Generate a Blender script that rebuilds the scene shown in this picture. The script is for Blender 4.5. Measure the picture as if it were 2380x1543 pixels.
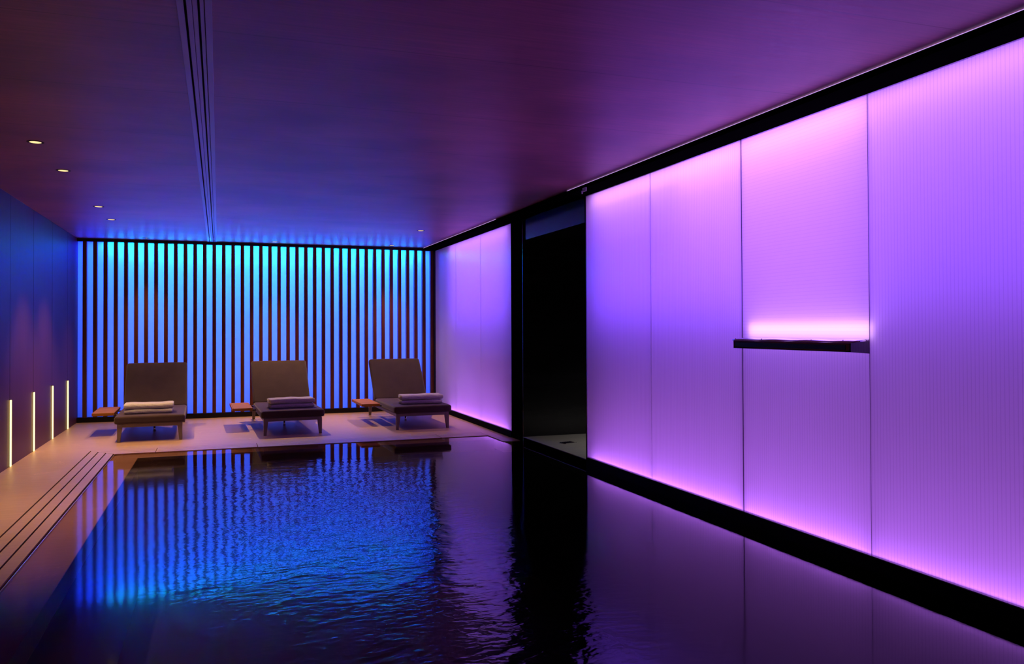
import bpy, bmesh, math, random
from mathutils import Vector, Matrix
random.seed(7)
PI = math.pi
for o in list(bpy.data.objects):
    bpy.data.objects.remove(o)
scene = bpy.context.scene
COL = scene.collection

# ------------------------------------------------------------------ camera
F, YAW, PITCH, ROLL, SHY = 1918.06, 0.341232, 0.01305, -0.004411, -33.8
ZC = 1.265
cam_d = bpy.data.cameras.new('camera')
cam = bpy.data.objects.new('camera', cam_d)
COL.objects.link(cam)
fwd = Vector((math.sin(YAW)*math.cos(PITCH), math.cos(YAW)*math.cos(PITCH), math.sin(PITCH)))
rt = Vector((math.cos(YAW), -math.sin(YAW), 0))
up = rt.cross(fwd)
r2 = math.cos(ROLL)*rt + math.sin(ROLL)*up
u2 = -math.sin(ROLL)*rt + math.cos(ROLL)*up
M = Matrix((r2, u2, -fwd)).transposed().to_4x4()
M.translation = Vector((0, 0, ZC))
cam.matrix_world = M
cam_d.sensor_fit = 'HORIZONTAL'
cam_d.sensor_width = 36
cam_d.lens = 36*F/2380
cam_d.shift_y = SHY/2380
cam_d.clip_start = 0.05
cam_d.clip_end = 100
scene.camera = cam

# ------------------------------------------------------------------ world, view
w = bpy.data.worlds.new('world'); scene.world = w
w.use_nodes = True
w.node_tree.nodes['Background'].inputs[0].default_value = (0, 0, 0, 1)
w.node_tree.nodes['Background'].inputs[1].default_value = 0
vs = scene.view_settings
vs.view_transform = 'Standard'; vs.look = 'None'; vs.gamma = 1; vs.use_curve_mapping = False
vs.exposure = 0.0

# ------------------------------------------------------------------ room dimensions (metres)
XL, XR = -1.830, 3.200          # left wall face, plane of the lit panels
YB = 12.60                      # front plane of the slat screen
YN = -0.9                       # wall behind the camera
H = 2.526
POOL_Y = 9.31                   # far edge of the water
RIM = 0.245                     # width of the submerged stone rim
XE = -1.010                     # left edge of the water
XI = XE + RIM                   # inner edge of rim
OP0, OP1 = 6.95, 9.03           # passage opening in the right wall
JY = [2.33, 3.436, 4.545, 5.745]        # panel joints, near section
CAV = 0.34                      # depth of the light cavity behind the panels

# lamp strengths
P_TOP, P_MID, P_BOT = 5.2, 9.0, 6.2      # W per metre of purple LED line
PURPLE = (0.62, 0.25, 1.0)
VIOLET = (0.20, 0.058, 1.0)
WARM = (1.0, 0.56, 0.27)

def light_area(name, loc, rot, sx, sy, energy, color, spread=PI, parent=None):
    d = bpy.data.lights.new(name, 'AREA')
    d.shape = 'RECTANGLE'; d.size = sx; d.size_y = sy
    d.energy = energy; d.color = color; d.spread = spread
    o = bpy.data.objects.new(name, d); COL.objects.link(o)
    o.location = loc; o.rotation_euler = rot
    if parent: o.parent = parent
    return o

def led_run(y0, y1, k, kb=1.0):
    """purple LED lines inside the cavity behind the panels, section y0..y1"""
    L = y1-y0; yc = (y0+y1)/2
    light_area('led_top_light', (XR+0.12, yc, 2.50), (0, 0, 0), 0.05, L, P_TOP*L*k, PURPLE)
    light_area('led_mid_light', (XR+CAV-0.03, yc, 1.85), (0, PI/2, 0), 1.0, L, P_MID*L*(k if k > 0.5 else 0.78), VIOLET)
    light_area('led_bottom_light', (XR+0.038, yc, -0.02), (PI, 0, 0), 0.03, L, P_BOT*L*kb, (0.50, 0.15, 1.0))

for (a, b, k, kb) in ((0.2, 3.40, 0.52, 0.8), (3.44, 4.53, 0.9, 1.0), (4.56, OP0-0.12, 0.92, 1.0),
                      (OP1+0.12, 11.75, 0.45, 1.0)):
    led_run(a, b, k, kb)
# bright tray light behind the panel above the cascade spout
light_area('spout_glow_light', (XR+0.035, 3.945, 1.245), (0, PI/2, 0), 0.075, 1.06, 0.55, (1.0, 0.55, 0.95))
light_area('spout_up_light', (XR+0.10, 3.945, 1.235), (PI, 0, 0), 0.04, 1.06, 1.0, (0.7, 0.30, 1.0))

# blue light behind the slat screen
YG = YB+0.09
light_area('cyan_top_light', ((-1.45+2.95)/2, YG+0.05, 2.50), (0, 0, 0), 4.45, 0.04, 24, (0.0, 0.9, 0.5))
light_area('blue_sheet_light', ((XL+XR)/2, YG+0.30, 1.22), (PI/2, 0, 0), XR-XL-0.1, 2.1, 92, (0.040, 0.075, 1.0))
light_area('blue_top_light', ((XL+XR)/2, YG+0.16, 2.50), (0, 0, 0), XR-XL-0.1, 0.06, 190, (0.004, 0.015, 1.0))

# ------------------------------------------------------------------ helpers
def finish(o, parent):
    COL.objects.link(o)
    if parent: o.parent = parent
    return o

def new_obj(name, bm, mat, parent=None, smooth=False, label=None):
    me = bpy.data.meshes.new(name)
    bmesh.ops.recalc_face_normals(bm, faces=bm.faces[:])
    bm.to_mesh(me); bm.free()
    if mat: me.materials.append(mat)
    if smooth:
        for p in me.polygons: p.use_smooth = True
    o = bpy.data.objects.new(name, me)
    if label: o['label'] = label
    return finish(o, parent)

def add_box(bm, x0, x1, y0, y1, z0, z1, bevel=0, seg=2):
    vs_ = [bm.verts.new((x, y, z)) for z in (z0, z1) for y in (y0, y1) for x in (x0, x1)]
    idx = [(0, 1, 3, 2), (4, 6, 7, 5), (0, 4, 5, 1), (2, 3, 7, 6), (0, 2, 6, 4), (1, 5, 7, 3)]
    fs = [bm.faces.new([vs_[i] for i in f]) for f in idx]
    if bevel:
        es = list({e for f in fs for e in f.edges})
        bmesh.ops.bevel(bm, geom=es, offset=bevel, segments=seg, affect='EDGES', profile=0.5)
    return vs_

def box(name, x0, x1, y0, y1, z0, z1, mat, parent=None, bevel=0, seg=2, smooth=False, label=None):
    bm = bmesh.new(); add_box(bm, x0, x1, y0, y1, z0, z1, bevel, seg)
    return new_obj(name, bm, mat, parent, smooth, label)

def add_prism(bm, pts, axis, a, b):
    """extrude a 2-D polygon; axis 'x': pts are (y,z); 'y': (x,z); 'z': (x,y)"""
    def P(p, t):
        return {'x': (t, p[0], p[1]), 'y': (p[0], t, p[1]), 'z': (p[0], p[1], t)}[axis]
    A = [bm.verts.new(P(p, a)) for p in pts]; B = [bm.verts.new(P(p, b)) for p in pts]
    bm.faces.new(A); bm.faces.new(B[::-1])
    n = len(pts)
    for i in range(n):
        bm.faces.new((A[i], A[(i+1) % n], B[(i+1) % n], B[i]))

def add_cyl(bm, c, r0, r1, z0, z1, n=32, cap0=True, cap1=True):
    A = [bm.verts.new((c[0]+r0*math.cos(2*PI*i/n), c[1]+r0*math.sin(2*PI*i/n), z0)) for i in range(n)]
    B = [bm.verts.new((c[0]+r1*math.cos(2*PI*i/n), c[1]+r1*math.sin(2*PI*i/n), z1)) for i in range(n)]
    for i in range(n):
        bm.faces.new((A[i], A[(i+1) % n], B[(i+1) % n], B[i]))
    if cap0: bm.faces.new(A[::-1])
    if cap1: bm.faces.new(B)

def tag(o, label=None, cat=None, group=None, kind=None):
    if label: o['label'] = label
    if cat: o['category'] = cat
    if group: o['group'] = group
    if kind: o['kind'] = kind
    return o

def thing(name, label, cat, loc=(0, 0, 0), rz=0, group=None):
    o = bpy.data.objects.new(name, None); COL.objects.link(o)
    o.empty_display_size = 0.1
    o.location = loc; o.rotation_euler = (0, 0, rz)
    return tag(o, label, cat, group)

def struct(o):
    o['kind'] = 'structure'; return o

# ------------------------------------------------------------------ materials
class NT:
    def __init__(s, name):
        s.m = bpy.data.materials.new(name); s.m.use_nodes = True
        s.t = s.m.node_tree; s.t.nodes.clear()
        s.out = s.t.nodes.new('ShaderNodeOutputMaterial')
    def n(s, typ, **kw):
        nd = s.t.nodes.new(typ)
        for k, v in kw.items():
            if k.startswith('i_'):
                key = k[2:]
                key = int(key) if key.isdigit() else key.replace('_', ' ')
                s_in = nd.inputs[key]
                if hasattr(v, 'is_linked') or isinstance(v, bpy.types.NodeSocket): s.t.links.new(v, s_in)
                else: s_in.default_value = v
            else: setattr(nd, k, v)
        return nd
    def l(s, a, b): s.t.links.new(a, b)
    def mapped(s, scale, loc=(0, 0, 0)):
        tc = s.n('ShaderNodeTexCoord')
        mp = s.n('ShaderNodeMapping'); s.l(tc.outputs['Object'], mp.inputs['Vector'])
        mp.inputs['Scale'].default_value = scale; mp.inputs['Location'].default_value = loc
        return mp.outputs[0]
    def noise(s, vec, scale=1, detail=6, rough=0.55, dist=0):
        nd = s.n('ShaderNodeTexNoise'); s.l(vec, nd.inputs['Vector'])
        nd.inputs['Scale'].default_value = scale; nd.inputs['Detail'].default_value = detail
        nd.inputs['Roughness'].default_value = rough; nd.inputs['Distortion'].default_value = dist
        return nd.outputs['Fac']
    def ramp(s, fac, stops):
        nd = s.n('ShaderNodeValToRGB'); s.l(fac, nd.inputs[0])
        el = nd.color_ramp.elements
        while len(el) < len(stops): el.new(0.5)
        for e, (p, c) in zip(el, stops): e.position = p; e.color = (*c, 1) if len(c) == 3 else c
        return nd.outputs[0]
    def math(s, op, a, b=None, c=None):
        nd = s.n('ShaderNodeMath', operation=op)
        for i, v in enumerate((a, b, c)):
            if v is None: continue
            if isinstance(v, (int, float)): nd.inputs[i].default_value = v
            else: s.l(v, nd.inputs[i])
        return nd.outputs[0]
    def mul(s, a, b):
        nd = s.n('ShaderNodeMix', data_type='RGBA', blend_type='MULTIPLY'); nd.inputs[0].default_value = 1
        for v, k in ((a, 6), (b, 7)):
            if isinstance(v, tuple): nd.inputs[k].default_value = (*v, 1)
            else: s.l(v, nd.inputs[k])
        return nd.outputs[2]
    def bump(s, h, strength=0.2, dist=0.01):
        nd = s.n('ShaderNodeBump'); s.l(h, nd.inputs['Height'])
        nd.inputs['Strength'].default_value = strength; nd.inputs['Distance'].default_value = dist
        return nd.outputs[0]
    def principled(s, color, rough=0.5, metal=0, spec=0.5, normal=None, coat=0, coat_rough=0.1):
        p = s.n('ShaderNodeBsdfPrincipled')
        if isinstance(color, tuple): p.inputs['Base Color'].default_value = (*color, 1)
        else: s.l(color, p.inputs['Base Color'])
        if isinstance(rough, (int, float)): p.inputs['Roughness'].default_value = rough
        else: s.l(rough, p.inputs['Roughness'])
        p.inputs['Metallic'].default_value = metal
        p.inputs['Specular IOR Level'].default_value = spec
        p.inputs['Coat Weight'].default_value = coat; p.inputs['Coat Roughness'].default_value = coat_rough
        if normal is not None: s.l(normal, p.inputs['Normal'])
        s.l(p.outputs[0], s.out.inputs[0]); return p

def m_plain(name, color, rough=0.5, metal=0, spec=0.5, grain=None, gs=0.12):
    s = NT(name)
    col = color
    if grain:
        f = s.noise(s.mapped(grain), 1, 5)
        col = s.ramp(f, [(0.3, tuple(c*(1-gs) for c in color)), (0.7, tuple(min(1, c*(1+gs)) for c in color))])
    s.principled(col, rough, metal, spec); return s.m

def m_stone(name, base, rough=0.42, spec=0.5):
    s = NT(name)
    v = s.mapped((1.2, 14, 1.2))                         # grain running across the room
    g = s.noise(v, 2.2, 8, 0.6)
    c1 = s.ramp(g, [(0.25, tuple(c*0.86 for c in base)), (0.75, tuple(c*1.1 for c in base))])
    v2 = s.mapped((1, 1, 1))
    wv = s.noise(v2, 1.1, 9, 0.6, 1.6)                   # thin pale veins
    a = s.math('ABSOLUTE', s.math('SUBTRACT', wv, 0.5))
    vein = s.ramp(a, [(0.0, (1.55, 1.5, 1.45)), (0.006, (1.0, 1.0, 1.0)), (1.0, (1, 1, 1))])
    msk = s.ramp(s.noise(v2, 2.0, 2), [(0.52, (0, 0, 0)), (0.66, (1, 1, 1))])
    mx = s.n('ShaderNodeMix', data_type='RGBA'); s.l(msk, mx.inputs[0])
    mx.inputs[6].default_value = (1, 1, 1, 1); s.l(vein, mx.inputs[7])
    col = s.mul(c1, mx.outputs[2])
    s.principled(col, rough, 0, spec, s.bump(g, 0.05, 0.003)); return s.m

def m_ceiling():
    s = NT('ceiling_oak_panels')
    v = s.mapped((0.9, 26, 1))
    g = s.noise(v, 2.0, 9, 0.62)
    big = s.noise(s.mapped((0.8, 1.1, 1)), 1.3, 4, 0.5)
    base = (0.42, 0.15, 0.15)
    c1 = s.ramp(g, [(0.3, tuple(c*0.72 for c in base)), (0.7, tuple(c*1.16 for c in base))])
    c2 = s.ramp(big, [(0.35, (0.70, 0.70, 0.72)), (0.65, (1.12, 1.10, 1.08))])
    col = s.mul(c1, c2)
    # fine shadow gap every 1.03 m
    tc = s.n('ShaderNodeTexCoord'); sp = s.n('ShaderNodeSeparateXYZ'); s.l(tc.outputs['Object'], sp.inputs[0])
    fr = s.math('FRACT', s.math('DIVIDE', s.math('SUBTRACT', sp.outputs[1], 3.69-10.3), 1.03))
    d = s.math('ABSOLUTE', s.math('SUBTRACT', fr, 0.5))
    line = s.ramp(d, [(0.0, (1, 1, 1)), (0.4955, (1, 1, 1)), (0.4975, (0.45, 0.42, 0.42))])
    col = s.mul(col, line)
    rg = s.ramp(g, [(0.3, (0.40,)*3), (0.7, (0.50,)*3)])
    s.principled(col, rg, 0, 0.45, s.bump(g, 0.06, 0.003)); return s.m

def m_wall_dark():
    s = NT('dark_veneer_wall')
    v = s.mapped((1, 9, 0.7))
    g = s.noise(v, 2.0, 8, 0.6)
    base = (0.105, 0.034, 0.066)
    col = s.ramp(g, [(0.25, tuple(c*0.85 for c in base)), (0.75, tuple(c*1.1 for c in base))])
    s.principled(col, 0.46, 0, 0.22, s.bump(g, 0.04, 0.002)); return s.m

def m_wood_slat():
    s = NT('dark_red_wood')
    g = s.noise(s.mapped((30, 30, 1.4)), 1.5, 6, 0.6)
    col = s.ramp(g, [(0.3, (0.12, 0.030, 0.012)), (0.7, (0.20, 0.055, 0.020))])
    s.principled(col, 0.42, 0, 0.4, s.bump(g, 0.1, 0.002)); return s.m

def m_teak():
    s = NT('oiled_teak')
    g = s.noise(s.mapped((3, 50, 30)), 1.5, 6, 0.6)
    col = s.ramp(g, [(0.3, (0.27, 0.105, 0.015)), (0.7, (0.45, 0.19, 0.03))])
    s.principled(col, 0.65, 0, 0.15, s.bump(g, 0.1, 0.002)); return s.m

def m_fabric(name, c, sc=420, bs=0.25, spec=0.15):
    s = NT(name)
    v = s.mapped((1, 1, 1))
    f = s.noise(v, sc, 2, 0.5)
    f2 = s.noise(v, 9, 4, 0.5)
    col = s.ramp(f, [(0.3, tuple(x*0.7 for x in c)), (0.7, tuple(x*1.25 for x in c))])
    col = s.mul(col, s.ramp(f2, [(0.3, (0.9,)*3), (0.7, (1.08,)*3)]))
    p = s.principled(col, 0.9, 0, spec, s.bump(f, bs, 0.002))
    p.inputs['Sheen Weight'].default_value = 0.25
    return s.m

def m_panel(name, axis=1, pitch=0.021, rib=0.80, tint=(0.86, 0.84, 0.86)):
    """translucent ribbed polycarbonate / glass; axis of rib repeat: 1=y (vertical ribs), 2=z, None plain"""
    s = NT(name)
    tl = s.n('ShaderNodeBsdfTranslucent'); df = s.n('ShaderNodeBsdfDiffuse')
    if axis is None:
        tl.inputs[0].default_value = (*tint, 1)
    else:
        tc = s.n('ShaderNodeTexCoord'); sp = s.n('ShaderNodeSeparateXYZ'); s.l(tc.outputs['Object'], sp.inputs[0])
        fr = s.math('FRACT', s.math('DIVIDE', sp.outputs[axis], pitch))
        d = s.math('ABSOLUTE', s.math('SUBTRACT', fr, 0.5))
        c = s.ramp(d, [(0.0, tint), (0.36, tint), (0.47, tuple(t*rib for t in tint))])
        s.l(c, tl.inputs[0])
    df.inputs[0].default_value = (0.62, 0.60, 0.62, 1)
    m1 = s.n('ShaderNodeMixShader'); m1.inputs[0].default_value = 0.11
    s.l(tl.outputs[0], m1.inputs[1]); s.l(df.outputs[0], m1.inputs[2])
    gl = s.n('ShaderNodeBsdfGlossy'); gl.inputs['Roughness'].default_value = 0.012 if axis is None else 0.25
    fn = s.n('ShaderNodeFresnel'); fn.inputs[0].default_value = 1.45
    geo = s.n('ShaderNodeNewGeometry')
    front = s.math('SUBTRACT', 1.0, geo.outputs['Backfacing'])
    m2 = s.n('ShaderNodeMixShader'); s.l(s.math('MULTIPLY', s.math('MULTIPLY', fn.outputs[0], front), 0.8), m2.inputs[0])
    s.l(m1.outputs[0], m2.inputs[1]); s.l(gl.outputs[0], m2.inputs[2])
    s.l(m2.outputs[0], s.out.inputs[0]); return s.m

def m_emit(name, color, strength):
    s = NT(name)
    e = s.n('ShaderNodeEmission'); e.inputs[0].default_value = (*color, 1); e.inputs[1].default_value = strength
    s.l(e.outputs[0], s.out.inputs[0]); return s.m

def m_water():
    s = NT('pool_water')
    tc = s.n('ShaderNodeTexCoord'); sp = s.n('ShaderNodeSeparateXYZ'); s.l(tc.outputs['Object'], sp.inputs[0])
    X, Y = sp.outputs[0], sp.outputs[1]
    n1 = s.noise(s.mapped((1, 1, 1)), 4.2, 2, 0.5, 0.6)
    n2 = s.noise(s.mapped((1.0, 1.6, 1)), 17, 2, 0.5, 0.3)
    n3 = s.noise(s.mapped((1, 1, 1)), 1.4, 1, 0.5)
    h = s.math('ADD', s.math('MULTIPLY', n1, 1.0), s.math('MULTIPLY', n2, 0.35))
    # ripples come from the middle of the pool; edges lie calm
    def sm(v, a, b):
        mr = s.n('ShaderNodeMapRange', interpolation_type='SMOOTHSTEP'); s.l(v, mr.inputs[0])
        mr.inputs[1].default_value = a; mr.inputs[2].default_value = b
        return mr.outputs[0]
    mk = s.math('MULTIPLY', sm(X, -0.5, 0.9), s.math('SUBTRACT', 1.0, sm(X, 1.3, 2.1)))
    mk = s.math('MULTIPLY', mk, s.math('SUBTRACT', 1.0, sm(Y, 7.3, 8.5)))
    mk = s.math('MULTIPLY', mk, sm(Y, 1.8, 3.0))
    mk = s.math('MULTIPLY', mk, s.math('ADD', 0.35, n3))
    amp = s.math('ADD', 0.045, s.math('MULTIPLY', mk, 1.0))
    hh = s.math('MULTIPLY', h, amp)
    b = s.bump(hh, 1.0, 0.0068)
    # long exposure of small moving ripples: softer mirror away from the calm edges
    rg = s.math('MULTIPLY', s.math('SUBTRACT', 1.0, sm(Y, 7.6, 8.7)), s.math('SUBTRACT', 1.0, sm(X, 1.9, 2.9)))
    rg = s.math('ADD', 0.025, s.math('MULTIPLY', rg, 0.048))
    gl = s.n('ShaderNodeBsdfGlossy'); s.l(rg, gl.inputs['Roughness']); s.l(b, gl.inputs['Normal'])
    tr = s.n('ShaderNodeBsdfTransparent'); tr.inputs[0].default_value = (0.90, 0.88, 0.90, 1)
    fn = s.n('ShaderNodeFresnel'); fn.inputs[0].default_value = 1.333; s.l(b, fn.inputs['Normal'])
    mx = s.n('ShaderNodeMixShader'); s.l(fn.outputs[0], mx.inputs[0])
    s.l(tr.outputs[0], mx.inputs[1]); s.l(gl.outputs[0], mx.inputs[2])
    s.l(mx.outputs[0], s.out.inputs[0]); return s.m

STONE = m_stone('beige_stone', (0.47, 0.31, 0.175))
STONE_WET = m_stone('wet_beige_stone', (0.40, 0.215, 0.155), 0.3)
CEIL = m_ceiling()
WALL = m_wall_dark()
BLACK = m_plain('black_gloss_metal', (0.006, 0.006, 0.008), 0.25, 0, 0.5)
BLACKM = m_plain('black_matt_paint', (0.008, 0.008, 0.009), 0.6, 0, 0.3)
POLISH = m_plain('polished_stone_edge', (0.40, 0.28, 0.20), 0.12, 0, 0.8)
BASEB = m_plain('black_base', (0.003, 0.003, 0.004), 0.7, 0, 0.03)
SOOT = m_plain('light_trap_black', (0.002, 0.002, 0.002), 0.9, 0, 0.0)
NICHE = m_plain('black_stone_cladding', (0.012, 0.012, 0.016), 0.22, 0, 0.5, (0.7, 0.7, 6), 0.5)
NICHEF = m_stone('grey_stone', (0.25, 0.245, 0.24), 0.5)
WHITE = m_plain('white_cavity_paint', (0.82, 0.82, 0.82), 0.8)
BASIN = m_plain('black_mosaic_basin', (0.004, 0.005, 0.010), 0.5, 0, 0.2)
SLAT = m_wood_slat(); TEAK = m_teak()
CUSH = m_fabric('brown_woven_fabric', (0.054, 0.034, 0.030))
TOWEL = m_fabric('grey_beige_terry', (0.56, 0.56, 0.50), 260, 0.6)
FRAME = m_plain('bronze_grey_metal', (0.20, 0.165, 0.135), 0.38, 0.35, 0.5)
DARKM = m_plain('dark_plastic', (0.02, 0.02, 0.02), 0.4)
CHROME = m_plain('polished_chrome', (0.75, 0.75, 0.78), 0.08, 1)
DCHROME = m_plain('dark_polished_steel', (0.10, 0.09, 0.10), 0.07, 1)
VENT = m_plain('painted_metal', (0.42, 0.33, 0.34), 0.4, 0, 0.5)
PAN_V = m_panel('ribbed_panel_vertical', 1, rib=0.85)
PAN_H = m_panel('ribbed_panel_horizontal', 2, 0.021, 0.93)
PAN_P = m_panel('plain_frosted_panel', 1, 0.021, 0.97)
GLASS_B = m_panel('frosted_back_glass', None, tint=(0.9, 0.9, 0.9))
STRIP = m_emit('warm_led_diffuser', (1.0, 0.68, 0.24), 3.2)
LENS = m_emit('warm_lamp_lens', (1.0, 0.68, 0.30), 1.35)
COVE = m_emit('purple_cove_led', (0.55, 0.33, 0.85), 1.1)
WATER = m_water()

# ------------------------------------------------------------------ structure
XOUT = XR+CAV+0.12
# floor: main areas round the gutter and the pool basin
G0 = -1.268                                    # outermost gutter slot
bm = bmesh.new()
add_box(bm, XL-0.1, G0, YN, YB+0.5, -0.12, 0)                 # left walkway
add_box(bm, G0, XR+0.0, 9.622, YB+0.5, -0.12, 0)              # sunbathing deck
add_box(bm, 3.0, XR, 8.75, 9.622, -0.12, 0)                   # stub against the right wall
add_box(bm, G0, XR, YN, 1.6, -0.12, 0)                        # deck under the camera
fl = struct(new_obj('floor', bm, STONE))

# gutter grates: three stone bars on each side, mitred at the corner
def bar_side(i):
    xa, xb = G0+0.0835*i+0.012, G0+0.0835*(i+1)
    ya, yb = 9.622-0.105*i-0.004, 9.622-0.105*(i+1)+0.004
    b = bmesh.new(); add_prism(b, [(xa, 1.6), (xb, 1.6), (xb, yb), (xa, ya)], 'z', -0.05, 0.0)
    return b
g = thing('overflow_grate', 'long beige stone gutter grate running beside the pool below the left wall lights', 'drain grate', (-1.14, 5.5, 0))
def to_local(o, p):
    o.matrix_parent_inverse = Matrix.Translation(-Vector(p.location)) if p.rotation_euler.z == 0 else p.matrix_basis.inverted()
for i in range(3):
    o = new_obj('bar', bar_side(i), STONE, g); to_local(o, g)
jx = [G0, -0.62, 0.395, 2.44, 3.0]
g2 = thing('overflow_grate', 'beige stone gutter grate along the far pool edge, in front of the loungers', 'drain grate', (0.9, 9.46, 0))
for i in range(3):
    y1, y0 = 9.622-0.105*i-0.003, 9.622-0.105*(i+1)+0.003
    for k in range(4):
        xa = jx[k]+0.003; xb = jx[k+1]-0.003
        b = bmesh.new()
        if k == 0:
            add_prism(b, [(G0+0.087*i+0.006, y1), (xb, y1), (xb, y0), (G0+0.087*(i+1)+0.004, y0)], 'z', -0.05, 0)
        else:
            add_prism(b, [(xa, y1), (xb, y1), (xb, y0), (xa, y0)], 'z', -0.05, 0)
        o = new_obj('bar', b, STONE, g2); to_local(o, g2)
# gutter channel bed
bm = bmesh.new()
add_box(bm, G0, XE, 1.6, 9.622, -0.16, -0.10)
add_box(bm, XE, 3.0, 9.31, 9.622, -0.16, -0.10)
struct(new_obj('trim_1', bm, BLACKM))
# submerged rim and basin
bm = bmesh.new()
add_box(bm, XE+0.008, XI, 1.6, 9.306, -0.14, -0.016, 0.003, 1)
add_box(bm, XI, 3.0, POOL_Y-RIM, 9.306, -0.14, -0.016, 0.003, 1)
struct(new_obj('trim_2', bm, STONE_WET))
struct(box('trim_50', XE+0.004, XE+0.009, 1.6, 9.306, -0.10, -0.004, POLISH, bevel=0.002, seg=2))
bm = bmesh.new()
add_box(bm, XI-0.05, XI, 1.6, 9.1, -1.4, -0.14)
add_box(bm, XI-0.05, XR+0.03, POOL_Y-RIM, POOL_Y-RIM+0.1, -1.4, -0.14)
add_box(bm, XI-0.05, XR+0.03, 1.5, 1.6, -1.4, -0.12)
add_box(bm, XR, XR+0.06, 1.5, 9.1, -1.4, -0.05)
add_box(bm, XI-0.05, XR+0.03, 1.5, 9.2, -1.5, -1.4)
struct(new_obj('trim_3', bm, BASIN))
bm = bmesh.new()
pts = [(XE+0.009, 1.601), (XR-0.001, 1.601), (XR-0.001, 8.749), (2.999, 8.749), (2.999, 9.307), (XE+0.009, 9.307)]
vv = [bm.verts.new((x, y, -0.006)) for x, y in pts]; bm.faces.new(vv)
wt = new_obj('pool_water', bm, WATER)
if wt.data.polygons[0].normal.z < 0: wt.data.flip_normals()
tag(wt, 'dark blue still pool water mirroring the lit walls', 'water', kind='stuff')

# walls
struct(box('wall_left', XL-0.12, XL, YN, YB+0.5, -0.12, H+0.1, WALL))
struct(box('wall_near', XL-0.12, XOUT, YN-0.12, YN, -0.12, H+0.1, WALL))
struct(box('wall_back', XL-0.12, XOUT, YB+0.46, YB+0.55, -0.12, H+0.1, WHITE))
# ceiling with the recess for the linear diffuser
bm = bmesh.new()
TX0, TX1 = -0.156, -0.026
add_box(bm, XL-0.12, TX0, YN, YB+0.5, H, H+0.12)
add_box(bm, TX1, 3.60, YN, YB+0.5, H, H+0.12)
add_box(bm, TX0, TX1, YN, YB+0.5, H+0.07, H+0.12)
struct(new_obj('ceiling', bm, CEIL))

# linear air diffuser
ld = thing('linear_air_diffuser', 'long painted metal slot diffuser running down the ceiling towards the slat wall', 'air vent', ((TX0+TX1)/2, 6, H))
xs = [('flange', TX0, -0.130, 0.0), ('blade', -0.120, -0.1005, -0.001), ('blade', -0.0985, -0.080, 0.003),
      ('blade', -0.071, -0.056, 0.001), ('flange', -0.053, TX1, 0.0)]
for nm, a, b_, dz in xs:
    o = box(nm, a, b_, -0.8, 12.58, H-0.004+dz, H+0.012+dz, VENT, ld, 0.001, 1); to_local(o, ld)
o = box('plenum', TX0+0.002, TX1-0.002, -0.8, 12.58, H+0.05, H+0.068, BLACKM, ld); to_local(o, ld)

# right wall structure: black base, head beam, cavity, passage
bm = bmesh.new()
add_box(bm, XR-0.012, XR+0.004, 0.1, OP0, -0.09, 0.072)
add_box(bm, XR-0.012, XR+0.004, OP1, YB+0.1, -0.05, 0.072)
struct(new_obj('baseboard_right', bm, BASEB))
struct(box('trim_4', 3.008, XR+0.03, 0.0, YB+0.08, 2.484, H-0.007, SOOT))
# cavity lining
bm = bmesh.new()
for a, b_ in ((0.1, OP0), (OP1, YB+0.12)):
    add_box(bm, XR+CAV, XR+CAV+0.04, a, b_, -0.12, H)                  # back
    add_box(bm, XR+0.03, XR+CAV, a, b_, -0.12, -0.08)                  # bottom
add_box(bm, XR+0.008, XR+CAV, 0.06, 0.10, -0.1, H)
add_box(bm, XR+0.008, XR+CAV, YB+0.12, YB+0.16, -0.1, H)
struct(new_obj('wall_right', bm, WHITE))
# cheeks of the opening (black outside, they close the cavities)
bm = bmesh.new()
add_box(bm, XR, XR+CAV+0.04, OP0-0.0, OP0+0.03, -0.12, H)
add_box(bm, XR, XR+CAV+0.04, OP1-0.03, OP1, -0.12, H)
add_box(bm, XR, XR+0.18, 8.66, OP1-0.03, -0.12, H)                 # pier beside the far panels
struct(new_obj('trim_5', bm, SOOT))
# passage beyond
bm = bmesh.new()
add_box(bm, XR+0.0, 5.4, 8.65, 8.77, -0.12, H)                     # far side wall
add_box(bm, XR+CAV+0.04, 5.4, 5.2, 5.3, -0.12, H)                  # near side wall
add_box(bm, 5.4, 5.5, 5.2, 8.77, -0.12, H)                         # end wall
struct(new_obj('wall_passage', bm, NICHE))
struct(box('trim_6', XR+0.02, XR+0.10, OP0+0.03, 8.65, 2.25, 2.52, NICHE))          # dark header
struct(box('trim_7', XR+0.10, 5.4, 5.3, 8.65, 2.27, 2.36, NICHE))                   # passage ceiling
struct(box('floor_passage', XR+0.0, 5.4, OP0+0.03, 8.65, -0.12, 0.053, NICHEF))
struct(box('trim_8', XR-0.0, XR+0.02, OP0+0.03, 8.65, -0.8, 0.046, BLACKM))
struct(box('floor_passage_near', XR+CAV+0.04, 5.4, 5.3, OP0+0.03, -0.12, 0.053, NICHEF))
light_area('passage_light', (4.4, 7.4, 2.255), (0, 0, 0), 0.3, 0.3, 7, (1.0, 0.92, 0.82), spread=PI*0.5)

# purple cove LED on top of the head beam
for (a, b_, lab) in ((0.1, OP0, 'thin purple light line on top of the black beam above the large near panels'),
                     (OP1, YB-0.02, 'thin purple light line on top of the black beam between passage and slat wall')):
    o = box('cove_light', 3.0072, 3.018, a, b_, H-0.007, H-0.0035, COVE)
    tag(o, lab, 'light strip', 'light lines along the beam')

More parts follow.
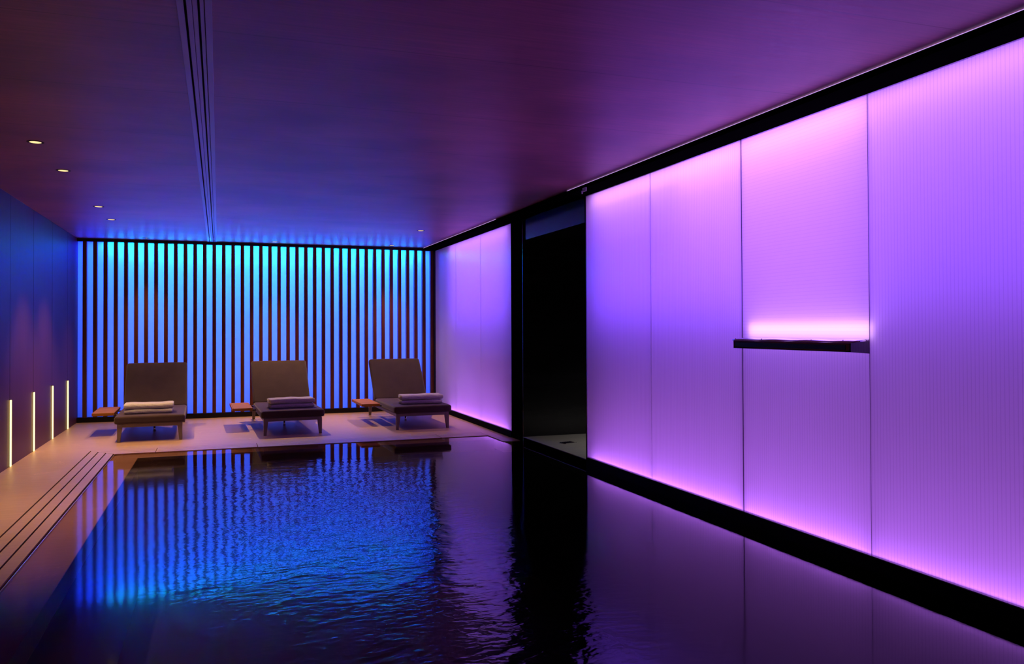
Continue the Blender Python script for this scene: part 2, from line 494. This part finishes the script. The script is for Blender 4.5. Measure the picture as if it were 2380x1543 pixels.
# small bracket on the beam
t = thing('sensor_bracket', 'small pale metal bracket fixed to the black beam above the passage corner', 'bracket', (3.008, 6.55, 2.47))
PINK = m_plain('pale_metal', (0.5, 0.42, 0.38), 0.4, 0.3)
box('plate', -0.012, 0.0, -0.035, 0.035, -0.016, 0.018, PINK, t, 0.002)
box('hook', -0.022, -0.012, 0.022, 0.034, -0.034, -0.006, PINK, t, 0.002)

# ------------------------------------------------------------------ lit panels
def panel(y0, y1, z0, z1, mat, label, rail=True):
    t = thing('light_panel', label, 'wall panel', (XR, (y0+y1)/2, z0), 0, 'backlit wall panels')
    gap = 0.001
    ya, yb = y0+gap-(y0+y1)/2, y1-gap-(y0+y1)/2
    hh = z1-z0
    b = bmesh.new()                       # sheet folded back at its edges (front face + returns)
    def q(*p): b.faces.new([b.verts.new(v) for v in p])
    q((0, ya, 0), (0, yb, 0), (0, yb, hh), (0, ya, hh))
    o = bpy.data.meshes.new('sheet'); b.to_mesh(o); b.free(); o.materials.append(mat)
    so = bpy.data.objects.new('sheet', o); COL.objects.link(so); so.parent = t
    # make the front face look at the room (-x)
    if so.data.polygons[0].normal.x > 0: so.data.flip_normals()
    for s_, y in ((1, ya), (-1, yb)):
        box('edge', 0.0005, 0.012, min(y, y+s_*0.0007), max(y, y+s_*0.0007), 0, hh, EDGE, t)
    return t
EDGE = m_plain('polished_panel_edge', (0.7, 0.65, 0.75), 0.4, 0, 0.5)
ZT = 2.50
panel(0.10, JY[0], 0.072, ZT, PAN_V, 'purple lit ribbed wall panel closest to the camera, mostly outside the frame')
panel(JY[0], JY[1], 0.072, ZT, PAN_V, 'wide purple lit ribbed panel right of the water spout')
panel(JY[1], JY[2], 1.197, ZT, PAN_H, 'bright pinkish panel with horizontal ribs above the water spout')
panel(JY[1], JY[2], 0.072, 1.124, PAN_V, 'purple lit ribbed panel directly below the water spout')
panel(JY[2], JY[3], 0.072, ZT, PAN_V, 'purple lit ribbed panel just left of the water spout')
panel(JY[3], OP0, 0.072, ZT, PAN_V, 'purple lit ribbed panel beside the right edge of the dark passage')
panel(OP1, 10.226, 0.072, ZT, PAN_P, 'violet lit panel beside the left edge of the dark passage')
panel(10.226, 11.401, 0.072, ZT, PAN_P, 'violet lit panel in the middle of the three beyond the passage')
panel(11.401, YB+0.03, 0.072, ZT, PAN_P, 'narrow looking violet lit panel next to the slat wall corner')
# slim bright edge profiles at both sides of the opening
MET = m_plain('anodised_edge', (0.5, 0.42, 0.55), 0.3, 0.4)
struct(box('trim_9', XR-0.004, XR+0.004, OP0-0.006, OP0+0.002, 0.072, ZT, MET))
struct(box('trim_10', XR-0.004, XR+0.004, OP1-0.002, OP1+0.004, 0.072, ZT, MET))
# dark joint fillets between the near panels
FIL = m_plain('dark_joint', (0.05, 0.02, 0.09), 0.5)
k = 11
for y, hw in ((JY[1], 0.0008), (JY[2], 0.003)):
    struct(box('trim_%d' % k, XR-0.001, XR+0.01, y-hw, y+hw, 0.072, ZT, FIL)); k += 1

# ------------------------------------------------------------------ cascade spout
t = thing('water_spout', 'black chrome cascade spout jutting from the lit wall over the pool', 'water spout', (XR, 3.99, 1.124))
b = bmesh.new()
# plan trapezoid, slightly deeper section at the wall
def ring(x, ya, yb, za, zb): return [b.verts.new(v) for v in ((x, ya, za), (x, yb, za), (x, yb, zb), (x, ya, zb))]
R0 = ring(0.0, 3.435-3.99, 4.55-3.99, 0.0, 0.066)
R1 = ring(-0.118, 3.440-3.99, 4.475-3.99, 0.009, 0.057)
R2 = ring(-0.122, 3.447-3.99, 4.468-3.99, 0.014, 0.052)
for A, B in ((R0, R1), (R1, R2)):
    for i in range(4): b.faces.new((A[i], A[(i+1) % 4], B[(i+1) % 4], B[i]))
b.faces.new(R0[::-1]); b.faces.new(R2)
new_obj('body', b, DCHROME, t)
box('slot', -0.1245, -0.119, 3.475-3.99, 4.45-3.99, 0.019, 0.046, BLACKM, t, label='black water slot')
b = bmesh.new()
ys = [3.44-3.99+i*(4.53-3.44)/40 for i in range(41)]
prof = [(0.0, 0.074), (-0.02, 0.0745), (-0.05, 0.071), (-0.088, 0.063), (-0.088, 0.055), (0.0, 0.06)]
rings = []
for i, y in enumerate(ys):
    s_ = 0.0016*math.sin(i*0.55)
    rings.append([b.verts.new((x, y, z+s_*(1 if k_ < 4 else 0))) for k_, (x, z) in enumerate(prof)])
for A, B in zip(rings, rings[1:]):
    for i in range(len(prof)): b.faces.new((A[i], A[(i+1) % 6], B[(i+1) % 6], B[i]))
b.faces.new(rings[0]); b.faces.new(rings[-1][::-1])
new_obj('top_lip', b, CHROME, t, True, label='rippled mirror-bright upper lip')
for y in (3.55, 3.80, 4.25, 4.52):  # tiny chrome studs added to stand in for bright highlights on the lip
    b = bmesh.new(); add_cyl(b, (-0.070, y-3.99), 0.007, 0.004, 0.060, 0.0705, 12)
    new_obj('glint_stud', b, CHROME, t, True)

# ------------------------------------------------------------------ drain in the passage
t = thing('floor_drain', 'small dark floor drain with one bright metal edge on the grey passage floor', 'drain', (3.46, 8.02, 0.053), 0.25)
box('grate', -0.075, 0.075, -0.05, 0.05, 0.0, 0.004, DARKM, t, 0.001, 1)
for i in range(6):
    x = -0.06+i*0.024
    box('rib', x-0.004, x+0.004, -0.045, 0.045, 0.004, 0.010, BLACK, t, 0.001, 1)
box('edge', -0.06, 0.085, -0.058, -0.050, 0.0, 0.009, CHROME, t, 0.001, 1, label='bright metal edge')

# ------------------------------------------------------------------ slat screen with backlit glass
sc_ = thing('slat_screen', 'wall of dark red-brown wooden slats in front of glowing blue glass', 'slat wall', (0.68, YB, 0))
S0, SP, SW = -1.7347, 0.12853, 0.0505
for i in range(39):
    x = S0+SP*i
    o = box('slat', x-SW/2, x+SW/2, YB+0.004, YB+0.080, 0.06, H-0.03, SLAT, sc_, 0.002, 1); to_local(o, sc_)
o = box('top_rail', XL+0.001, XR-0.001, YB, YB+0.085, 2.484, H-0.005, BLACKM, sc_, label='black top rail'); to_local(o, sc_)
o = box('bottom_rail', XL+0.001, XR-0.013, YB, YB+0.085, 0.0, 0.068, BLACKM, sc_, label='black bottom rail'); to_local(o, sc_)
o = box('end_post', XR-0.03, XR-0.001, YB-0.02, YB+0.08, 0.068, 2.484, BLACK, sc_, label='black corner post'); to_local(o, sc_)
b = bmesh.new()
vv = [b.verts.new(v) for v in ((XL+0.001, YG, 0.02), (XR+0.005, YG, 0.02), (XR+0.005, YG, H-0.006), (XL+0.001, YG, H-0.006))]
b.faces.new(vv)
me = bpy.data.meshes.new('frosted_glass'); b.to_mesh(me); b.free(); me.materials.append(GLASS_B)
o = bpy.data.objects.new('frosted_glass', me); COL.objects.link(o); o.parent = sc_; to_local(o, sc_)
o['label'] = 'frosted glass glowing cyan at the top and blue below'
if me.polygons[0].normal.y > 0: me.flip_normals()

# ------------------------------------------------------------------ vertical LED strips on the left wall
wl = ['nearest of the four warm vertical light strips on the dark left wall',
      'second nearest warm vertical light strip on the dark left wall',
      'second farthest warm vertical light strip on the dark left wall',
      'farthest warm vertical light strip, next to the blue slat wall']
for i in range(9):
    y = 8.79+1.0275*(3-i) if i < 4 else 8.79-1.02*(i-3)
    lab = wl[3-i] if i < 4 else 'warm vertical light strip on the left wall, outside the frame beside the camera'
    t = thing('wall_light_strip', lab, 'wall light', (XL, y, 0), 0, 'warm light strips on the left wall')
    box('housing', 0.0, 0.003, -0.019, 0.019, 0.0, 0.625, BLACKM, t)
    box('diffuser', 0.003, 0.014, -0.016, 0.016, 0.003, 0.618, STRIP, t, 0.003, 2, label='glowing warm diffuser')
# shadow gaps between the left wall panels
k = 14
for i in range(12):
    y = 11.872-1.0275*i
    struct(box('trim_%d' % k, XL-0.001, XL+0.0008, y-0.003, y+0.003, 0.625, H, BLACKM)); k += 1

# ------------------------------------------------------------------ recessed downlights
def downlight(x, y, energy, label, tilt=0, deep=False):
    t = thing('recessed_downlight', label, 'ceiling light', (x, y, H), 0, 'recessed ceiling downlights')
    b = bmesh.new()
    n = 36
    prof = [(0.052, 0.0), (0.052, -0.0025), (0.037, -0.0025), (0.032, -0.0005)]
    R = [[b.verts.new((r*math.cos(2*PI*i/n), r*math.sin(2*PI*i/n), z)) for i in range(n)] for r, z in prof]
    for A, B in zip(R, R[1:]):
        for i in range(n): b.faces.new((A[i], A[(i+1) % n], B[(i+1) % n], B[i]))
    new_obj('ring', b, BLACKM, t, label='black trim ring')
    b = bmesh.new(); add_cyl(b, (0, 0), 0.036 if not deep else 0.012, 0.036 if not deep else 0.012, -0.0022 if not deep else -0.0014, -0.0010, 36)
    new_obj('lens', b, LENS, t, label='glowing warm lens')
    d = bpy.data.lights.new('downlight_beam', 'SPOT'); d.energy = energy; d.color = WARM
    d.spot_size = math.radians(78); d.spot_blend = 0.8; d.shadow_soft_size = 0.02
    o = bpy.data.objects.new('downlight_beam', d); COL.objects.link(o); o.parent = t; o.location = (0, 0, -0.012); o.rotation_euler = (-tilt, 0, 0)
    return t
DE = 178
downlight(-1.159, 6.260, DE*0.7, 'recessed ceiling spotlight nearest to the camera in the left row')
downlight(-1.159, 7.307, DE*0.7, 'recessed ceiling spotlight second nearest in the left row')
downlight(-1.159, 9.337, DE*0.95, 'recessed ceiling spotlight second farthest in the left row')
downlight(-1.159, 10.388, DE*0.95, 'recessed ceiling spotlight farthest back in the left row')
TL = math.radians(15)
downlight(-0.940, 12.345, DE*0.62, 'deeply recessed ceiling spotlight tight against the slat wall, behind the left lounger', TL, True)
downlight(0.761, 12.345, DE*1.5, 'recessed ceiling spotlight tight against the slat wall, right of the slot diffuser', TL*1.3)
downlight(2.463, 12.341, DE*0.8, 'recessed ceiling spotlight tight against the slat wall, above the right lounger', TL)
downlight(2.448, 10.387, DE*0.2, 'recessed ceiling spotlight nearest the lit right wall, in front of the slat wall')

# ------------------------------------------------------------------ loungers
def round_cushion(w_, l_, h_, r=0.024, seg=4, puff=0.008, wrinkle=False, nx=22, ny=30):
    """soft slab centred in x, from y=0..l, z=0..h with rounded edges"""
    b = bmesh.new()
    # build from a grid superellipse: sample unit box surface, project with rounding
    bmesh.ops.create_cube(b, size=2)
    bmesh.ops.subdivide_edges(b, edges=b.edges[:], cuts=23, use_grid_fill=True)
    hx, hy, hz = w_/2, l_/2, h_/2
    def remap(t, half):   # denser sampling near the edges
        s_ = abs(t); e = r*1.15/half
        if s_ > 0.5: v = 1-e+(s_-0.5)/0.5*e
        else: v = s_/0.5*(1-e)
        return math.copysign(v, t)*half
    for v in b.verts:
        p = Vector((remap(v.co.x, hx), remap(v.co.y, hy), v.co.z*hz))
        rc = min(r, hz*0.92)
        R_corner = r*1.5
        # round corners in plan
        qx = max(abs(p.x)-(hx-R_corner), 0); qy = max(abs(p.y)-(hy-R_corner), 0)
        d = math.hypot(qx, qy)
        m = max(qx, qy)
        if d > 1e-9 and m > 0:
            k_ = m/d
            p.x = math.copysign(min(abs(p.x), hx-R_corner)+qx*k_, p.x)
            p.y = math.copysign(min(abs(p.y), hy-R_corner)+qy*k_, p.y)
            d2 = m
        else: d2 = 0
        # round vertical edge profile
        ex = max(abs(p.x)-(hx-rc), 0) if abs(p.x) > hx-rc else 0
        ey = max(abs(p.y)-(hy-rc), 0) if abs(p.y) > hy-rc else 0
        e = max(ex, ey, d2-(R_corner-rc)) if d2 > 0 else max(ex, ey)
        ez = max(abs(p.z)-(hz-rc), 0)
        if e > 0 and ez > 0:
            dd = math.hypot(e, ez); mm = max(e, ez); f = mm/dd
            shrink = e*(1-f)
            L2 = math.hypot(p.x, p.y)
            if ex >= ey: p.x -= math.copysign(shrink, p.x)
            if ey >= ex: p.y -= math.copysign(shrink, p.y)
            p.z -= math.copysign(ez*(1-f), p.z)
        # puff
        u, v_ = p.x/hx, p.y/hy
        if p.z > 0: p.z += puff*(1-u**4)*(1-v_**4)
        p.x += math.copysign(0.004*(1-(p.z/hz)**2), p.x) if abs(p.x) > hx*0.97 else 0
        # small soft irregularities
        p.z += 0.0016*math.sin(p.x*19+1.3)*math.sin(p.y*11+0.4) if p.z > 0 else 0
        if wrinkle and p.y < -hy+0.012 and -0.15 < p.x < 0.24 and abs(p.z) < hz*0.7:
            p.y += 0.0045*math.sin(p.x*210+3*math.sin(p.x*17))*(1-(abs(p.z)/(hz*0.7))**2)
        v.co = p+Vector((0, hy, hz))
    return b

def leg_bm(sx, sy):
    """tapered leg, vertical outer face, slanted inner faces; sx=+-1, sy=-1 front / +1 rear"""
    b = bmesh.new()
    X = 0.341*sx; Y = 0.0 if sy < 0 else 1.962
    iy = 1 if sy < 0 else -1
    def ring(z, w1, w2):
        pts = [(X, Y), (X-sx*w1, Y), (X-sx*w1, Y+iy*w2), (X, Y+iy*w2)]
        return [b.verts.new((p[0], p[1], z)) for p in pts]
    Rs = [ring(0.0, 0.033, 0.033), ring(0.16, 0.052, 0.050), ring(0.20, 0.056, 0.052)]
    for A, B in zip(Rs, Rs[1:]):
        for i in range(4): b.faces.new((A[i], A[(i+1) % 4], B[(i+1) % 4], B[i]))
    b.faces.new(Rs[0][::-1]); b.faces.new(Rs[-1])
    bmesh.ops.bevel(b, geom=[e for e in b.edges if abs(e.verts[0].co.z-e.verts[1].co.z) > 0.02], offset=0.007, segments=3, affect='EDGES')
    return b

BACK_ANG = math.atan2(0.545, 0.49)
def make_lounger(label, wrinkle):
    t = thing('sun_lounger', label, 'sun lounger', (0, 0, 0), 0, 'brown sun loungers before the slat wall')
    seat = new_obj('seat_cushion', round_cushion(0.735, 1.325, 0.088, wrinkle=wrinkle), CUSH, t, True); seat.location = (0, -0.030, 0.205)
    back = new_obj('back_cushion', round_cushion(0.74, 0.74, 0.080, puff=0.006), CUSH, t, True)
    back.location = (0, 1.325, 0.232); back.rotation_euler = (BACK_ANG, 0, 0)
    # piping lines round the seat cushion
    b = bmesh.new(); add_box(b, -0.366, 0.366, -0.032, -0.029, 0.211, 0.2135)
    for sx in (-1, 1):
        add_box(b, min(sx*0.371, sx*0.368), max(sx*0.371, sx*0.368), 0.02, 1.24, 0.211, 0.2135)
    p = new_obj('piping', b, CUSH, seat); p.location = (0, 0.030, -0.205)
    for sx in (-1, 1):
        for sy in (-1, 1):
            new_obj('leg', leg_bm(sx, sy), FRAME, t)
    for sx in (-1, 1):
        box('side_rail', min(sx*0.335, sx*0.305), max(sx*0.335, sx*0.305), 0.045, 1.92, 0.160, 0.203, FRAME, t, 0.003, 2)
    box('front_rail', -0.292, 0.292, 0.004, 0.034, 0.166, 0.203, FRAME, t, 0.003, 2)
    box('rear_rail', -0.292, 0.292, 1.928, 1.958, 0.160, 0.203, FRAME, t, 0.003, 2)
    box('cross_bar', -0.305, 0.305, 0.78, 0.81, 0.168, 0.190, DARKM, t, 0.003, 2)
    box('cross_bar', -0.305, 0.305, 1.30, 1.33, 0.168, 0.190, DARKM, t, 0.003, 2)
    # back board behind the back cushion with prop stays
    bb = box('back_board', -0.345, 0.345, 0.02, 0.72, -0.022, -0.002, FRAME, t, 0.004, 2)
    bb.location = (0, 1.325, 0.232); bb.rotation_euler = (BACK_ANG, 0, 0)
    for sx in (-1, 1):
        b = bmesh.new()
        A = Vector((sx*0.27, 1.83, 0.175)); B_ = Vector((sx*0.27, 1.325+0.36*math.cos(BACK_ANG)+0.02, 0.232+0.36*math.sin(BACK_ANG)-0.03))
        d = (B_-A); L = d.length
        add_box(b, -0.008, 0.008, -0.008, 0.008, 0, L, 0.002, 1)
        st = new_obj('prop_stay', b, DARKM, t)
        st.location = A; st.rotation_euler = d.to_track_quat('Z', 'Y').to_euler()
    # central support foot under the frame
    ad = box('center_foot', -0.024, 0.024, 0.99, 1.03, 0.060, 0.190, DARKM, t, 0.004, 2)
    b = bmesh.new(); add_cyl(b, (0, 1.01), 0.016, 0.011, 0.0, 0.060, 16)
    new_obj('glide', b, CHROME, ad, True, label='small shiny glide')
    # pull-out slatted tray on the left side
    tr = box('side_tray', -0.665, -0.652, 0.63, 1.47, 0.246, 0.280, TEAK, t, 0.003, 2, label='teak slatted side tray')
    box('tray_edge', -0.437, -0.424, 0.63, 1.47, 0.246, 0.280, TEAK, tr, 0.003, 2)
    ns = 11
    for i in range(ns):
        y0 = 0.63+i*(0.84-0.066)/(ns-1)
        box('tray_slat', -0.651, -0.438, y0, y0+0.066, 0.252 if i else 0.246, 0.280, TEAK, tr, 0.003, 2)
    for y in (0.80, 1.30):
        box('tray_arm', -0.62, -0.31, y, y+0.025, 0.228, 0.2455 if y else 0, DARKM, tr, 0.002, 1)
        box('tray_bracket', -0.337, -0.31, y, y+0.025, 0.200, 0.232, DARKM, tr, 0.002, 1)
    return t

def towel_bm(w_, d_, h_, seed):
    """folded towel: layered fold with rounded front, soft irregular outline"""
    rnd = random.Random(seed)
    b = bmesh.new()
    nx = 46
    # closed profile in (y,z): rounded front fold, layers visible at the back/ends
    prof = []
    n = 14
    for i in range(n+1):
        a = -PI/2-PI*i/n                       # front fold, bulging to -y
        prof.append((h_/2+h_/2*math.cos(a)*0.9, h_/2+h_/2*math.sin(a)))
    prof = [(p[0]-0.0, p[1]) for p in prof]
    top = [(h_/2+(d_-h_/2)*k_/10, h_) for k_ in range(1, 10)]
    back = [(d_, h_*0.93), (d_+0.004, h_*0.76), (d_-0.004, h_*0.66), (d_+0.004, h_*0.54), (d_-0.005, h_*0.47), (d_+0.003, h_*0.34), (d_-0.004, h_*0.24), (d_, h_*0.06)]
    bot = [(d_-(d_-h_/2)*k_/10, 0.0) for k_ in range(1, 10)]
    P = prof+top+back+bot
    ph = [rnd.uniform(0, 6) for _ in range(6)]
    rings = []
    for i in range(nx+1):
        u = i/nx; x = (u-0.5)*w_
        sag = 0.0025*math.sin(u*7+ph[0])+0.0015*math.sin(u*17+ph[1])
        endr = min(u, 1-u)*w_
        shr = 0.0 if endr > 0.012 else (0.012-endr)/0.012
        row = []
        for (y, z) in P:
            zz = h_/2+(z-h_/2)*(1-0.18*shr**2)
            if z > h_*0.3: zz += sag*(z/h_)
            yy = y+0.003*math.sin(u*9+ph[2])+0.0012*math.sin(u*31+z*200+ph[3])
            # ragged layer ends
            xx = x+(0.004*math.sin(z/h_*19+ph[4])*shr)
            row.append(b.verts.new((xx, yy, max(zz, 0.0))))
        rings.append(row)
    m = len(P)
    for A, B in zip(rings, rings[1:]):
        for i in range(m): b.faces.new((A[i], A[(i+1) % m], B[(i+1) % m], B[i]))
    b.faces.new(rings[0]); b.faces.new(rings[-1][::-1])
    return b

def copy_tree(o, parent=None):
    c = o.copy(); COL.objects.link(c); c.parent = parent
    for ch in list(o.children): copy_tree(ch, c)
    return c

L1 = make_lounger('brown sun lounger nearest the left wall with two folded towels', False)
L2 = make_lounger('brown sun lounger in the middle of the three, wrinkled front cushion edge', True)
L3 = copy_tree(L2); L3['label'] = 'brown sun lounger closest to the purple lit right wall'
for o, x, y, a in ((L1, -0.738, 10.235, 1.2), (L2, 0.841, 10.240, 1.7), (L3, 2.428, 10.215, 0.3)):
    o.location = (x, y, 0); o.rotation_euler = (0, 0, math.radians(a))

ZS = 0.205+0.088+0.0095
stacks = [(-0.765, 10.37, 1.0, 0.525, 'left lounger'), (0.85, 10.42, 3.5, 0.535, 'middle lounger'), (2.452, 10.355, -4.0, 0.535, 'right lounger')]
for k_, (x, y, a, w_, nm) in enumerate(stacks):
    for j in (0, 1):
        hh = 0.050 if j == 0 else 0.058
        o = new_obj('folded_towel', towel_bm(w_-(0.015 if j == 0 else 0), 0.30, hh, 5*k_+j), TOWEL, None, True)
        o.location = (x+(0.004 if j else 0), y-(0.004 if j else 0), ZS+(0.0545 if j else 0))
        o.rotation_euler = (0, 0, math.radians(a+(0.8 if j else -0.5)))
        tag(o, ('upper' if j else 'lower')+' grey-beige folded towel of the pair on the '+nm, 'towel', 'folded towels on the loungers')
